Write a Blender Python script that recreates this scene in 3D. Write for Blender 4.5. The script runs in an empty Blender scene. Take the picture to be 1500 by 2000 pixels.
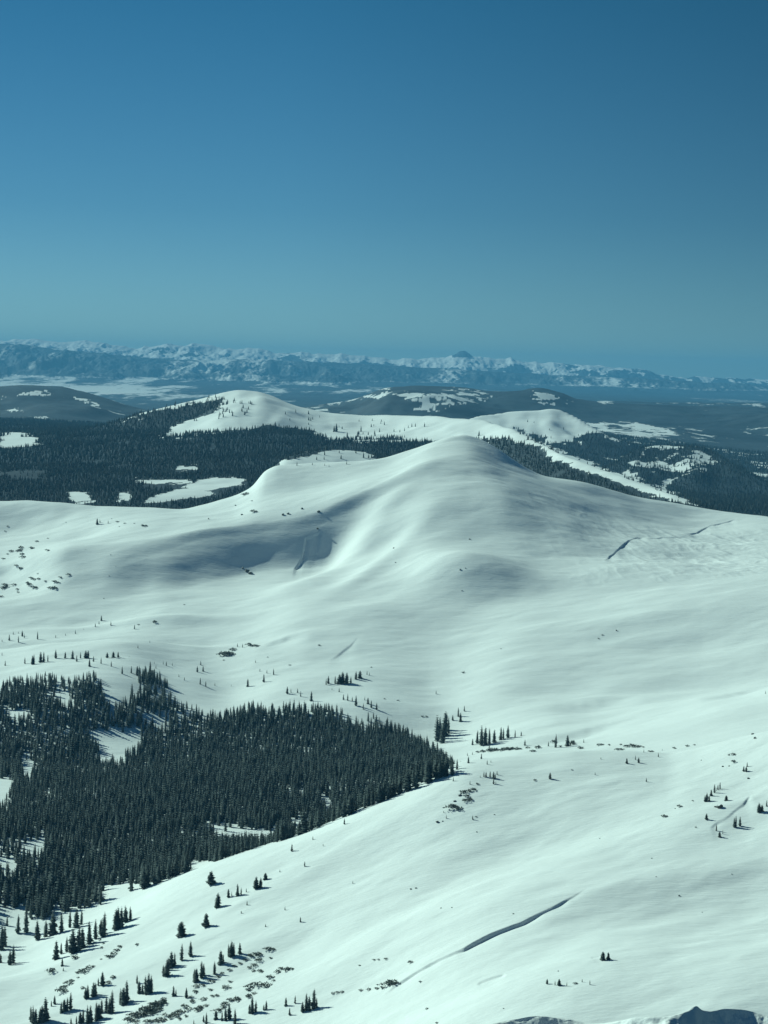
import bpy, math, random
import numpy as np
from mathutils import Matrix, Vector

SC = bpy.context.scene
COL = SC.collection
rng = np.random.default_rng(7)
random.seed(7)

# ------------------------------------------------------------------ camera
FPX = 4000.0                      # focal length in photo pixels (1500 x 2000)
PITCH = math.atan(275 / FPX)      # looking slightly down
ROLL = math.radians(1.5)
_F = np.array([0, math.cos(PITCH), -math.sin(PITCH)])
_R0 = np.array([1.0, 0, 0]); _U0 = np.array([0, math.sin(PITCH), math.cos(PITCH)])
_R = _R0 * math.cos(ROLL) + _U0 * math.sin(ROLL)
_U = -_R0 * math.sin(ROLL) + _U0 * math.cos(ROLL)
cam = bpy.data.cameras.new('camera')
cam_o = bpy.data.objects.new('camera', cam); COL.objects.link(cam_o)
cam.sensor_fit = 'VERTICAL'; cam.sensor_height = 36; cam.sensor_width = 27
cam.lens = 36 * FPX / 2000
cam.clip_start = 1; cam.clip_end = 200000
cam_o.matrix_world = Matrix(((_R[0], _U[0], -_F[0], 0), (_R[1], _U[1], -_F[1], 0), (_R[2], _U[2], -_F[2], 0), (0, 0, 0, 1)))
SC.camera = cam_o

# ------------------------------------------------------------------ sky, sun, exposure
SUN_EL, SUN_AZ = math.radians(31), math.radians(-56)     # azimuth measured from the view direction (+Y), negative = left
w = bpy.data.worlds.new('World'); SC.world = w; w.use_nodes = True
nt = w.node_tree; N = nt.nodes; N.clear()
out = N.new('ShaderNodeOutputWorld'); bg = N.new('ShaderNodeBackground')
sky = N.new('ShaderNodeTexSky'); sky.sky_type = 'NISHITA'; sky.sun_disc = False
sky.sun_elevation = SUN_EL; sky.sun_rotation = SUN_AZ
sky.altitude = 3200; sky.air_density = 1.0; sky.dust_density = 0.25; sky.ozone_density = 2.0
tint = N.new('ShaderNodeMix'); tint.data_type = 'RGBA'; tint.blend_type = 'MULTIPLY'; tint.inputs[0].default_value = 1
geo = N.new('ShaderNodeTexCoord'); sep = N.new('ShaderNodeSeparateXYZ'); ramp = N.new('ShaderNodeValToRGB')
nt.links.new(geo.outputs['Generated'], sep.inputs[0])
mr = N.new('ShaderNodeMapRange'); mr.inputs[1].default_value = -0.02; mr.inputs[2].default_value = 0.30
nt.links.new(sep.outputs['Z'], mr.inputs[0]); nt.links.new(mr.outputs[0], ramp.inputs[0])
SKY_TINT = [(0.0, (.28, .46, .50)), (.12, (.27, .45, .50)), (.30, (.165, .36, .43)), (.62, (.088, .32, .385)), (.72, (.088, .31, .38)), (1, (.11, .30, .38))]
cr = ramp.color_ramp
while len(cr.elements) < len(SKY_TINT): cr.elements.new(.5)
for e, (p, c) in zip(cr.elements, SKY_TINT): e.position = p; e.color = (*c, 1)
nt.links.new(sky.outputs[0], tint.inputs[6]); nt.links.new(ramp.outputs[0], tint.inputs[7])
side = N.new('ShaderNodeMapRange'); side.inputs[1].default_value = -.05; side.inputs[2].default_value = .30; side.inputs[3].default_value = 1.03; side.inputs[4].default_value = .62
nt.links.new(sep.outputs['X'], side.inputs[0])
tint2 = N.new('ShaderNodeMix'); tint2.data_type = 'RGBA'; tint2.blend_type = 'MULTIPLY'; tint2.inputs[0].default_value = 1
nt.links.new(tint.outputs[2], tint2.inputs[6]); nt.links.new(side.outputs[0], tint2.inputs[7])
nt.links.new(tint2.outputs[2], bg.inputs[0]); bg.inputs[1].default_value = 0.12
nt.links.new(bg.outputs[0], out.inputs[0])

sun = bpy.data.lights.new('sun', 'SUN'); sun.energy = 4.85; sun.angle = math.radians(.53); sun.color = (.79, 1.0, .85)
sun_o = bpy.data.objects.new('sun', sun); COL.objects.link(sun_o)
sd = Vector((math.sin(SUN_AZ) * math.cos(SUN_EL), math.cos(SUN_AZ) * math.cos(SUN_EL), math.sin(SUN_EL)))
sun_o.rotation_euler = sd.to_track_quat('Z', 'Y').to_euler()
SC.view_settings.view_transform = 'Standard'; SC.view_settings.look = 'None'; SC.view_settings.gamma = 1
SC.view_settings.exposure = 0.0
SC.cycles.max_bounces = 4; SC.cycles.diffuse_bounces = 3; SC.cycles.volume_bounces = 0; SC.cycles.glossy_bounces = 1
SC.cycles.caustics_reflective = False; SC.cycles.caustics_refractive = False

# ------------------------------------------------------------------ pixel <-> direction
def dirs(px, py):
    """photo pixel -> (u, s): x/y and z/y of the view ray"""
    a = (np.asarray(px, float) - 750) / FPX; b = (1000 - np.asarray(py, float)) / FPX
    d = _F[:, None] + _R[:, None] * a.ravel() + _U[:, None] * b.ravel()
    return d[0] / d[1], d[2] / d[1]

def to_px(x, y, z):
    P = np.stack([x, y, z]); f = np.tensordot(_F, P, 1)
    return 750 + FPX * np.tensordot(_R, P, 1) / f, 1000 - FPX * np.tensordot(_U, P, 1) / f

def pchip(xk, yk, x):
    xk = np.asarray(xk, float); yk = np.asarray(yk, float)
    h = np.diff(xk); d = np.diff(yk) / h; m = np.zeros_like(yk)
    m[0] = d[0]; m[-1] = d[-1]
    if len(xk) > 2:
        w1 = 2 * h[1:] + h[:-1]; w2 = h[1:] + 2 * h[:-1]
        with np.errstate(divide='ignore', invalid='ignore'):
            hm = (w1 + w2) / (w1 / d[:-1] + w2 / d[1:])
        m[1:-1] = np.where(d[:-1] * d[1:] > 0, hm, 0)
    x = np.clip(x, xk[0], xk[-1]); i = np.clip(np.searchsorted(xk, x) - 1, 0, len(xk) - 2)
    t = (x - xk[i]) / h[i]
    return ((1 + 2 * t) * (1 - t) ** 2 * yk[i] + t * (1 - t) ** 2 * h[i] * m[i] + t * t * (3 - 2 * t) * yk[i + 1] + t * t * (t - 1) * h[i] * m[i + 1])

# ------------------------------------------------------------------ noise
def _hash(ix, iy, seed):
    h = (ix.astype(np.int64) * 374761393 + iy.astype(np.int64) * 668265263 + seed * 1274126177) & 0xffffffff
    h = ((h ^ (h >> 13)) * 1274126177) & 0xffffffff
    h = (h ^ (h >> 16)) & 0xffffffff
    return h.astype(np.float32) / np.float32(4294967295.0)
def vnoise(x, y, seed=0):
    ix = np.floor(x); iy = np.floor(y); fx = (x - ix).astype(np.float32); fy = (y - iy).astype(np.float32)
    ix = ix.astype(np.int64); iy = iy.astype(np.int64)
    fx = fx * fx * fx * (fx * (fx * 6 - 15) + 10); fy = fy * fy * fy * (fy * (fy * 6 - 15) + 10)
    a = _hash(ix, iy, seed); b = _hash(ix + 1, iy, seed); c = _hash(ix, iy + 1, seed); d = _hash(ix + 1, iy + 1, seed)
    return (a + (b - a) * fx) * (1 - fy) + (c + (d - c) * fx) * fy - .5
def fbm(x, y, wl, octs=4, seed=0, gain=.5):
    r = 0; a = 1.0; c, s = math.cos(.6), math.sin(.6)
    for k in range(octs):
        r = r + a * vnoise(x / wl + 17.3 * k, y / wl + 5.1 * k, seed + k)
        x, y = c * x - s * y, s * x + c * y
        wl *= .5; a *= gain
    return r
def ridged(x, y, wl, octs=4, seed=0):
    r = 0; a = 1.0; c, s = math.cos(.6), math.sin(.6)
    for k in range(octs):
        r = r + a * (1 - np.abs(vnoise(x / wl + 9.3 * k, y / wl + 3.1 * k, seed + k)) * 4)
        x, y = c * x - s * y, s * x + c * y
        wl *= .5; a *= .5
    return r
def sstep(a, b, x):
    t = np.clip((x - a) / (b - a), 0, 1); return t * t * (3 - 2 * t)

# ------------------------------------------------------------------ terrain curves: (photo px, photo row, metres away)
CURVES = [
 [(-450,2300,1000),(0,2300,1010),(300,2300,975),(600,2300,930),(1000,2300,850),(1500,2300,810),(1950,2300,790)],
 [(-450,2000,1200),(0,2000,1205),(300,2000,1150),(600,2000,1090),(1000,2000,1000),(1500,2000,955),(1950,2000,930)],
 [(-450,1850,1370),(0,1850,1372),(200,1860,1310),(500,1860,1225),(1000,1800,1150),(1500,1760,1150),(1950,1720,1140)],
 [(-450,1820,1405),(0,1820,1408),(200,1795,1380),(500,1740,1335),(800,1660,1325),(1000,1630,1310),(1250,1600,1300),(1500,1580,1285),(1950,1530,1260)],
 [(-450,1800,1435),(0,1798,1438),(100,1785,1436),(250,1745,1425),(340,1716,1418),(420,1693,1415),(490,1670,1415),(560,1645,1420),(640,1610,1430),(700,1580,1440),(780,1540,1452),(860,1498,1464),(910,1480,1468),(960,1473,1470),(1050,1465,1474),(1130,1459,1475),(1220,1460,1474),(1300,1464,1470),(1350,1458,1466),(1430,1438,1458),(1500,1420,1450),(1950,1340,1420)],
 [(-450,1640,1650),(0,1648,1640),(420,1655,1640),(700,1643,1640),(900,1618,1640),(1100,1590,1640),(1500,1520,1640),(1950,1440,1640)],
 [(-450,1480,2000),(0,1498,2000),(420,1495,2000),(700,1478,2000),(870,1478,1990),(1000,1462,1985),(1100,1452,1980),(1250,1435,1980),(1500,1390,1980),(1950,1320,1980)],
 [(-450,1330,2420),(0,1310,2430),(100,1300,2430),(220,1300,2430),(350,1345,2390),(450,1362,2360),(550,1352,2360),(700,1345,2350),(850,1375,2320),(1000,1345,2320),(1250,1325,2330),(1500,1300,2340),(1950,1250,2340)],
 [(-450,1238,2760),(0,1240,2760),(150,1235,2760),(300,1215,2760),(400,1215,2770),(500,1200,2790),(600,1180,2790),(750,1185,2760),(900,1195,2740),(1050,1180,2740),(1200,1160,2740),(1300,1150,2740),(1500,1150,2730),(1950,1140,2700)],
 [(-450,1170,2900),(0,1170,2900),(150,1168,2900),(300,1152,2925),(400,1130,2998),(500,1113,3058),(570,1106,3078),(640,1096,3095),(720,1085,3040),(850,1080,2950),(950,1080,2975),(1100,1078,3015),(1250,1080,3070),(1380,1085,3100),(1500,1088,3060),(1950,1090,2940)],
 [(-450,1155,3030),(0,1110,3060),(130,1090,3000),(200,1085,3000),(300,1066,3045),(380,1046,3098),(450,1041,3124),(520,1038,3146),(600,1032,3164),(680,1002,3200),(760,972,3230),(850,935,3270),(910,928,3280),(1000,960,3240),(1100,993,3240),(1200,1013,3280),(1350,1036,3305),(1500,1053,3260),(1950,1085,3060)],
 [(-450,1150,3060),(0,1086,3090),(70,1064,3085),(130,1047,3080),(190,1040,3085),(300,1028,3108),(380,1022,3130),(450,1020,3152),(520,1016,3172),(600,1004,3196),(680,974,3232),(760,938,3280),(850,895,3350),(910,885,3370),(1000,924,3340),(1100,962,3330),(1200,990,3355),(1350,1015,3395),(1500,1040,3320),(1950,1080,3120)],
 [(-450,1000,3330),(0,1030,3300),(130,1025,3300),(250,1018,3290),(380,1012,3290),(450,1003,3290),(520,970,3330),(600,948,3370),(680,930,3400),(760,912,3430),(850,875,3460),(910,864,3470),(1000,903,3420),(1100,937,3412),(1200,964,3432),(1350,1000,3465),(1500,1022,3400),(1950,1068,3200)],
 [(-450,985,3480),(-60,975,3460),(0,972,3455),(50,974,3450),(100,981,3440),(150,991,3435),(190,997,3430),(250,999,3425),(300,1000,3420),(350,1003,3415),(400,994,3420),(430,985,3430),(460,975,3440),(490,958,3450),(520,924,3475),(545,913,3485),(600,910,3490),(700,908,3490),(740,904,3490),(800,886,3495),(850,868,3500),(885,856,3500),(910,851.5,3500),(935,856,3500),(965,869,3490),(1000,888,3480),(1060,914,3478),(1140,926,3488),(1200,944,3510),(1260,962,3540),(1320,973,3545),(1400,989,3530),(1500,1004,3470),(1600,1020,3400),(1950,1060,3260)],
 [(-450,1110,3760),(0,1070,3760),(400,1065,3760),(1000,1040,3760),(1500,1065,3760),(1950,1100,3760)],
 # beyond the bowl: forested plateau, low hills, plain
 [(-450,985,4100),(0,990,4080),(200,985,4080),(400,985,4100),(600,975,4100),(900,985,4050),(1200,1040,4150),(1500,1050,4200),(1950,1060,4200)],
 [(-450,920,4700),(0,925,4700),(300,925,4700),(600,920,4700),(900,930,4700),(1200,990,4800),(1500,1000,5000),(1950,1000,5000)],
 [(-450,855,6000),(0,858,6000),(250,850,5950),(500,845,5850),(700,858,5700),(900,870,5600),(1100,940,6200),(1300,950,6500),(1500,965,6500),(1950,960,6500)],
 [(-450,820,8500),(0,825,8500),(300,840,8500),(600,850,8500),(900,850,8500),(1200,870,8500),(1500,900,8800),(1950,900,8800)],
 [(-450,805,12500),(0,805,12500),(300,818,12500),(600,812,12500),(900,805,12500),(1200,820,12500),(1500,828,12500),(1950,830,12500)],
 [(-450,785,19000),(0,787,19000),(300,790,19000),(600,790,19000),(900,790,19000),(1200,792,19000),(1500,793,19000),(1950,800,19000)],
 [(-450,745,30000),(0,745,30000),(400,755,30000),(800,760,30000),(1200,772,30000),(1500,782,30000),(1950,790,30000)],
 [(-450,722,40000),(0,724,40000),(400,738,40000),(800,746,40000),(1200,756,40000),(1500,764,40000),(1950,775,40000)],
 [(-450,715,52000),(0,717,52000),(400,730,52000),(800,738,52000),(1200,748,52000),(1500,757,52000),(1950,766,52000)],
]
U0, U1 = -.27, .28
NU = 1300
ug = np.linspace(U0, U1, NU)
KY = []; KZ = []
for c in CURVES:
    c = np.array(c, float); u, s = dirs(c[:, 0], c[:, 1])
    yy = pchip(u, c[:, 2], ug); ss = pchip(u, s, ug)
    KY.append(yy); KZ.append(ss * yy)
KY = np.array(KY); KZ = np.array(KZ)
def smooth_u(a, n):
    k = np.hanning(2 * n + 3)[1:-1]; k /= k.sum()
    return np.array([np.convolve(np.pad(r, n, mode='edge'), k, 'valid') for r in a])
_sharp = {4: 4, 9: 14, 10: 7, 11: 6, 12: 8, 13: 3}
KY = np.array([smooth_u(KY[k:k + 1], _sharp.get(k, 34))[0] for k in range(len(KY))])
KZ = np.array([smooth_u(KZ[k:k + 1], _sharp.get(k, 34))[0] for k in range(len(KZ))])
# per-column monotone cubic through the knots
H = np.diff(KY, axis=0); Dl = np.diff(KZ, axis=0) / H
Mk = np.zeros_like(KZ); Mk[0] = Dl[0]; Mk[-1] = Dl[-1]
w1 = 2 * H[1:] + H[:-1]; w2 = H[1:] + 2 * H[:-1]
with np.errstate(divide='ignore', invalid='ignore'):
    hm = (w1 + w2) / (w1 / Dl[:-1] + w2 / Dl[1:])
Mk[1:-1] = np.where(Dl[:-1] * Dl[1:] > 0, hm, 0)

def base_z(yrows):
    """yrows (n,) -> Z (n, NU)"""
    Z = np.zeros((len(yrows), NU))
    Y = yrows[:, None]
    for k in range(len(KY) - 1):
        y0, y1 = KY[k][None], KY[k + 1][None]
        lo = Y >= y0 if k else np.ones_like(Y >= y0)
        hi = Y < y1 if k < len(KY) - 2 else np.ones_like(Y < y1)
        m = lo & hi
        rows = np.where(m.any(axis=1))[0]
        if not len(rows): continue
        a, b = rows[0], rows[-1] + 1
        h = H[k][None]; t = np.clip((Y[a:b] - y0) / h, 0, 1)
        v = ((1 + 2 * t) * (1 - t) ** 2 * KZ[k] + t * (1 - t) ** 2 * h * Mk[k] + t * t * (3 - 2 * t) * KZ[k + 1] + t * t * (t - 1) * h * Mk[k + 1])
        Z[a:b] = np.where(m[a:b], v, Z[a:b])
    return Z

def rows_of(a, b, step):
    return np.arange(a, b, step)
YR = np.concatenate([rows_of(600, 900, 1.6), rows_of(900, 1450, 1.0), rows_of(1450, 2400, 3.2), rows_of(2400, 3560, 1.7), rows_of(3560, 3800, 6),
                     np.exp(np.linspace(math.log(3800), math.log(7200), 420))[:-1], np.exp(np.linspace(math.log(7200), math.log(36500), 430))[:-1], np.exp(np.linspace(math.log(36500), math.log(52000), 380))])
X = (YR[:, None] * ug[None]); Yg = np.repeat(YR[:, None], NU, 1)
Z = base_z(YR)
NR = len(YR)

# ---- free-standing hills: crest polyline (px, row, metres), front slope, back slope, crest rounding
HILLS = {
 'knoll': ([(480,965,4200),(530,912,4280),(560,893,4300),(600,884,4330),(640,880,4350),(690,883,4350),(730,892,4330),(770,910,4300),(820,960,4250)], .22, .25, 40),
 'snow_ridge': ([(60,880,6100),(150,846,6250),(210,828,6400),(300,801,6450),(350,790,6480),(400,780,6500),(440,770,6500),(470,766,6500),(500,767,6500),(530,773,6500),(560,786,6450),(600,799,6400),(650,808,6350),(700,809,6300),(760,809,6200),(850,812,6000),(900,815,5850),(945,820,5700),(1000,838,5350),(1060,870,4950),(1120,893,4650),(1200,924,4350),(1260,948,4150),(1320,969,3980),(1380,990,3900),(1450,1030,3850)], .165, .30, 50),
 'snow_hill': ([(820,862,8000),(880,835,8200),(940,813,8400),(1000,806,8500),(1050,803,8500),(1078,798.5,8500),(1092,800,8500),(1115,809,8450),(1140,823,8350),(1190,852,8150),(1240,873,8000),(1300,900,7900)], .26, .3, 12),
 'patchy_hill': ([(1120,950,6500),(1200,905,6700),(1250,876,6850),(1300,869,6900),(1350,871,6850),(1390,880,6800),(1430,905,6600),(1470,930,6450),(1520,955,6300),(1620,995,6100)], .26, .3, 60),
 'dark_hills': ([(500,815,13000),(600,796,13300),(650,788,13500),(690,780,13500),(720,770,13500),(760,758,13500),(830,754,13500),(900,757,13500),(960,764,13400),(1010,762,13300),(1050,758,13300),(1090,766,13300),(1130,780,13200),(1180,786,13200),(1250,790,13200),(1350,793,13500),(1500,795,13500),(1950,800,13500)], .06, .12, 200),
 'dark_hills_b': ([(900,800,16500),(1100,792,16800),(1180,786,17000),(1300,787,17000),(1500,789,17000),(1950,790,17000)], .05, .12, 200),
 'dark_hill': ([(-450,765,11500),(-100,757,11800),(0,754,12000),(60,752,12000),(110,755,12000),(160,764,11900),(210,780,11700),(250,792,11600),(290,800,11500),(350,815,11300),(430,840,11000)], .10, .12, 150),
 'range_low': ([(-450,680,39000),(0,670,39000),(60,673,39000),(110,679,39000),(200,686,39000),(250,692,39000),(300,697,39000),(400,699,39000),(480,699,39000),(550,702,39000),(650,705,39000),(750,710,39000),(830,715,39000),(900,719,39000),(1000,724,39000),(1100,729,39000),(1200,734,39000),(1300,740,39000),(1400,745,39000),(1500,751,39000),(1950,765,39000)], .09, .1, 300),
 'range_high': ([(-450,668,46000),(-100,665,46000),(0,660,46000),(60,664,46000),(110,667,46000),(160,665,46000),(200,670,46000),(250,675,46000),(300,672,46000),(330,669,46000),(360,672,46000),(400,673,46000),(450,679,46000),(480,677,46000),(520,684,46000),(600,689,46000),(700,693,46000),(750,699,46000),(830,702,46000),(860,698,46000),(882,698,46000),(890,695,46000),(898,690,46000),(908,688,46000),(915,692,46000),(925,698,46000),(940,697,46000),(980,699,46000),(1050,705,46000),(1150,713,46000),(1220,719,46000),(1300,729,46000),(1380,735,46000),(1500,742,46000),(1950,760,46000)], .13, .2, 200),
}
far = YR > 3750
Xf, Yf = X[far], Yg[far]
Zf = Z[far]
HW = {}
for nm, (c, fs, bs, rd) in HILLS.items():
    c = np.array(c, float); u, s = dirs(c[:, 0], c[:, 1])
    yc = pchip(u, c[:, 2], ug); sc_ = pchip(u, s, ug); zc = yc * sc_
    if nm == 'snow_ridge': zc = zc - 0
    ok = (ug >= u[0]) & (ug <= u[-1])
    zsm = smooth_u(zc[None], 45)[0]
    # wiggle the crest line in plan so that the face has ribs and hollows
    d = Yf - yc[None]
    wz = np.exp(-np.abs(d) / (500 if nm.startswith('range') else 1e9)); zcr = zc[None] * wz + zsm[None] * (1 - wz)
    if nm.startswith('range'):
        rib = fbm(Xf, Yf * .35, 800, 6, 31 if nm == 'range_high' else 57, .62)
        jag = ridged(Xf, Xf * 0 + len(nm) * 37., 800, 4, 11) * (48 if nm == 'range_high' else 14) - (10 if nm == 'range_high' else 0)
        amp = np.exp(-np.abs(d) / 9000)
        hz = zcr - np.sqrt((np.where(d < 0, fs, bs) * d) ** 2 + (rd * .1) ** 2) + rib * (190 if nm == 'range_high' else 260) * (1 - np.exp(-np.abs(d) / 700)) + jag * np.exp(-np.abs(d) / 1500) - 15
    elif nm.startswith('dark'):
        rib = fbm(Xf, Yf, 1300, 5, 77, .55)
        hz = zc[None] - (np.sqrt((np.where(d < 0, fs, bs) * d) ** 2 + (rd * fs) ** 2) - rd * fs) + rib * 210 * (1 - np.exp(-np.abs(d) / 1500))
    else:
        rib = fbm(Xf, Yf * .6, 420, 4, 99, .5)
        hz = zc[None] - (np.sqrt((np.where(d < 0, fs, bs) * d) ** 2 + (rd * fs) ** 2) - rd * fs) + rib * (105 if nm == 'snow_hill' else 78) * (1 - np.exp(-np.abs(d) / (140 if nm == 'snow_hill' else 240)))
    hz = np.where(ok[None], hz, -9e9)
    k = 12.0 if Yf.max() else 1
    k = np.clip(Yf * .0018, 4, 60)
    hw = hz > Zf
    dd = np.clip((hz - Zf) / k, -40, 40)
    Zn = np.where(hz > -1e8, Zf + k * np.log1p(np.exp(dd)), Zf)
    Zn = np.where(dd >= 39, hz, Zn)
    HW[nm] = sstep(-20, 30, hz - Zf)
    Zf = Zn
Z[far] = Zf

# ------------------------------------------------------------------ lookups on the grid
def zinterp(Zg, x, y):
    u = np.asarray(x) / np.asarray(y); fu = np.clip((u - U0) / (U1 - U0) * (NU - 1), 0, NU - 1.001); iu = fu.astype(int); tu = fu - iu
    ir = np.clip(np.searchsorted(YR, y) - 1, 0, NR - 2); tr = np.clip((y - YR[ir]) / (YR[ir + 1] - YR[ir]), 0, 1)
    return (Zg[ir, iu] * (1 - tu) + Zg[ir, iu + 1] * tu) * (1 - tr) + (Zg[ir + 1, iu] * (1 - tu) + Zg[ir + 1, iu + 1] * tu) * tr

def place(px, py, Zg=None):
    """first terrain point seen through a photo pixel"""
    Zg = Z if Zg is None else Zg
    u, s = dirs([px], [py]); u = u[0]; s = s[0]
    fu = np.clip((u - U0) / (U1 - U0) * (NU - 1), 0, NU - 1.001); iu = int(fu); tu = fu - iu
    col = (Zg[:, iu] * (1 - tu) + Zg[:, iu + 1] * tu) / YR
    hit = np.where(col >= s)[0]
    i = hit[0] if len(hit) else NR - 1
    if i > 0:
        t = (s - col[i - 1]) / (col[i] - col[i - 1] + 1e-12); y = YR[i - 1] + np.clip(t, 0, 1) * (YR[i] - YR[i - 1])
    else: y = YR[0]
    return u * y, y, s * y

# ------------------------------------------------------------------ relief of the near snowfields
near = YR <= 3750
nn = int(near.sum())
Xn, Yn = X[:nn], Yg[:nn]
dZ = np.zeros_like(Xn)
# wind-packed undulations, stretched along the slope
bowl = sstep(1750, 2100, Yn); fg = 1 - sstep(1350, 1600, Yn)
xr = Xn * .92 + Yn * .39; yr = -Xn * .39 + Yn * .92
dZ += bowl * (fbm(xr * .55, yr, 100, 4, 3, .42) * 6.0)
dZ += bowl * fbm(xr, yr, 330, 2, 8, .5) * 24
dZ += sstep(2650, 2900, Yn) * (1 - sstep(3350, 3480, Yn)) * fbm(Xn, Yn, 130, 3, 14, .45) * 4
a = math.radians(35); xs = Xn * math.cos(a) + Yn * math.sin(a); ys = -Xn * math.sin(a) + Yn * math.cos(a)
dZ += fg * (fbm(xs * .45, ys, 60, 4, 21, .42) * 4.6 + fbm(xs * .6, ys, 190, 2, 25, .5) * 15)
# local bumps (+) and hollows (-): px, row, half-width m, half-depth m, height m, rotation
BUMPS = [
 (300,1120,60,60,-3,0),(450,1165,170,45,3,0),
 (915,1135,76,52,26,0),(815,1120,40,70,-9,0),(1045,1130,45,50,-7,0),(1010,1000,60,40,3,0),(880,1040,60,60,-5,0),
 (705,1060,22,150,7,-.43),(655,1085,30,110,-9,-.43),(740,1110,16,120,4,-.43),
 (1200,1085,120,60,-4,0),(1330,1255,60,28,-6,0),(1200,1215,110,22,3,0),(1250,1330,110,22,-3,0),
 (160,1030,45,40,-9,0),(20,1000,60,45,-8,0),(70,1160,70,40,7,0),
 (430,1330,22,90,-3,.1),(460,1360,30,60,-4,0),(160,1255,180,16,-5,0),(250,1218,140,14,4,0),
 (1480,1500,26,60,-6,-.4),(1390,1560,26,40,4,-.5),(1010,1700,90,26,-3.2,.3),(1100,1620,60,26,-3,.5),
 (870,1620,26,40,3,0),(1300,1780,60,30,-3,.4),(90,1640,60,60,6,0),(1340,1700,60,20,2.5,.4),
]
Zb = Z.copy()
for (px, py, sx, sy, h, rot) in BUMPS:
    h = h * 1.25
    cx, cy, cz = place(px, py, Zb)
    dx = Xn - cx; dy = Yn - cy; c, s = math.cos(rot), math.sin(rot)
    ex = (c * dx + s * dy) / sx; ey = (-s * dx + c * dy) / sy
    dZ += h * np.exp(-.5 * (ex * ex + ey * ey))
# avalanche runnels on the right wall
gx = np.exp(-.5 * ((Xn / Yn - .165) / .05) ** 2) * sstep(2780, 2860, Yn) * (1 - sstep(3280, 3400, Yn))
dZ += gx * (ridged(Xn + .25 * Yn + fbm(Xn, Yn, 60, 2, 44) * 26, Yn * .22, 30, 3, 41) * .6 + fbm(Xn, Yn, 14, 2, 45) * .8)
# breaks, cracks and gullies: polyline, drop m, width m, recovery m
BREAKS = [
 ([(1182,1102),(1190,1088),(1215,1070),(1243,1047),(1262,1047)], 1.4, 2.4, 160),
 ([(1340,1036),(1360,1030),(1388,1014),(1440,1005)], 1.1, 2.4, 120),
 ([(1260,1050),(1300,1043),(1340,1040)], .8, 5, 120),
 ([(572,1107),(590,1085),(597,1050),(630,1034)], 2.0, 2.6, 140),
 ([(745,1945),(775,1920),(840,1884),(905,1858),(960,1830),(1020,1808),(1080,1780),(1123,1755),(1150,1738)], 1.6, 2.0, 26),
 ([(930,1938),(955,1929),(988,1921)], .6, 1.5, 20),
 ([(1152,1905),(1172,1901)], .5, 1.2, 14),
 ([(1385,1600),(1412,1583),(1452,1553),(1468,1528)], .75, 4, 60),
 ([(640,1290),(665,1275),(685,1262),(705,1240)], 1.1, 12, 120),
 ([(500,1268),(560,1248),(610,1238)], 3, 24, 150),
 ([(1060,1362),(1160,1350),(1250,1333)], 4, 45, 200),
 ([(1350,1356),(1430,1342),(1500,1322)], 4, 45, 200),
 ([(1000,1440),(1140,1410),(1220,1392)], 4, 40, 160),
]
for (pl, h, wd, rec) in BREAKS:
    if not h: continue
    pts = np.array([place(px, py, Zb)[:2] for px, py in pl])
    # resample with wobble
    tt = np.linspace(0, len(pts) - 1, 16 * len(pts)); P = np.stack([np.interp(tt, range(len(pts)), pts[:, k]) for k in (0, 1)], 1)
    P[:, 1] += vnoise(P[:, 0] / 40, P[:, 0] * 0, 5) * min(wd, 5) * 1.6 + vnoise(P[:, 0] / 9, P[:, 0] * 0, 6) * min(wd, 4) * .7
    x0, x1 = P[:, 0].min(), P[:, 0].max(); L = x1 - x0; mgn = rec * 2.5
    sel_r = np.where((YR[:nn] > P[:, 1].min() - mgn) & (YR[:nn] < P[:, 1].max() + 3 * wd))[0]
    if not len(sel_r): continue
    a_, b_ = sel_r[0], sel_r[-1] + 1
    xx = Xn[a_:b_]; yy = Yn[a_:b_]
    o = np.argsort(P[:, 0]); yl = np.interp(xx, P[o, 0], P[o, 1])
    sl = np.abs(np.gradient(P[o, 1], P[o, 0] + np.arange(len(o)) * 1e-6)); 
    t = (xx - x0) / L
    s_ = yl - yy
    nar = sstep(0, .16 if wd < 10 else .45, t) * (1 - sstep(.84 if wd < 10 else .55, 1, t))
    wid = sstep(-.02, .5, t) * (1 - sstep(.5, 1.02, t))
    mixf = sstep(0, rec * .6, s_); taper = (nar * (1 - mixf) + wid * mixf) * np.clip(1 + (.9 if wd < 10 else 0) * fbm(xx, yy * 0, 14, 2, 52), .55, 1.5)
    prof = np.where(s_ < 0, 0, sstep(0, wd, s_) * np.exp(-np.clip(s_ - wd, 0, None) / rec * 2))
    dZ[a_:b_] -= h * taper * prof
Z[:nn] += dZ
Z[far] += fbm(X[far], Yg[far], 260, 4, 61, .5) * 9 * sstep(3800, 4300, Yg[far]) 

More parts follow.
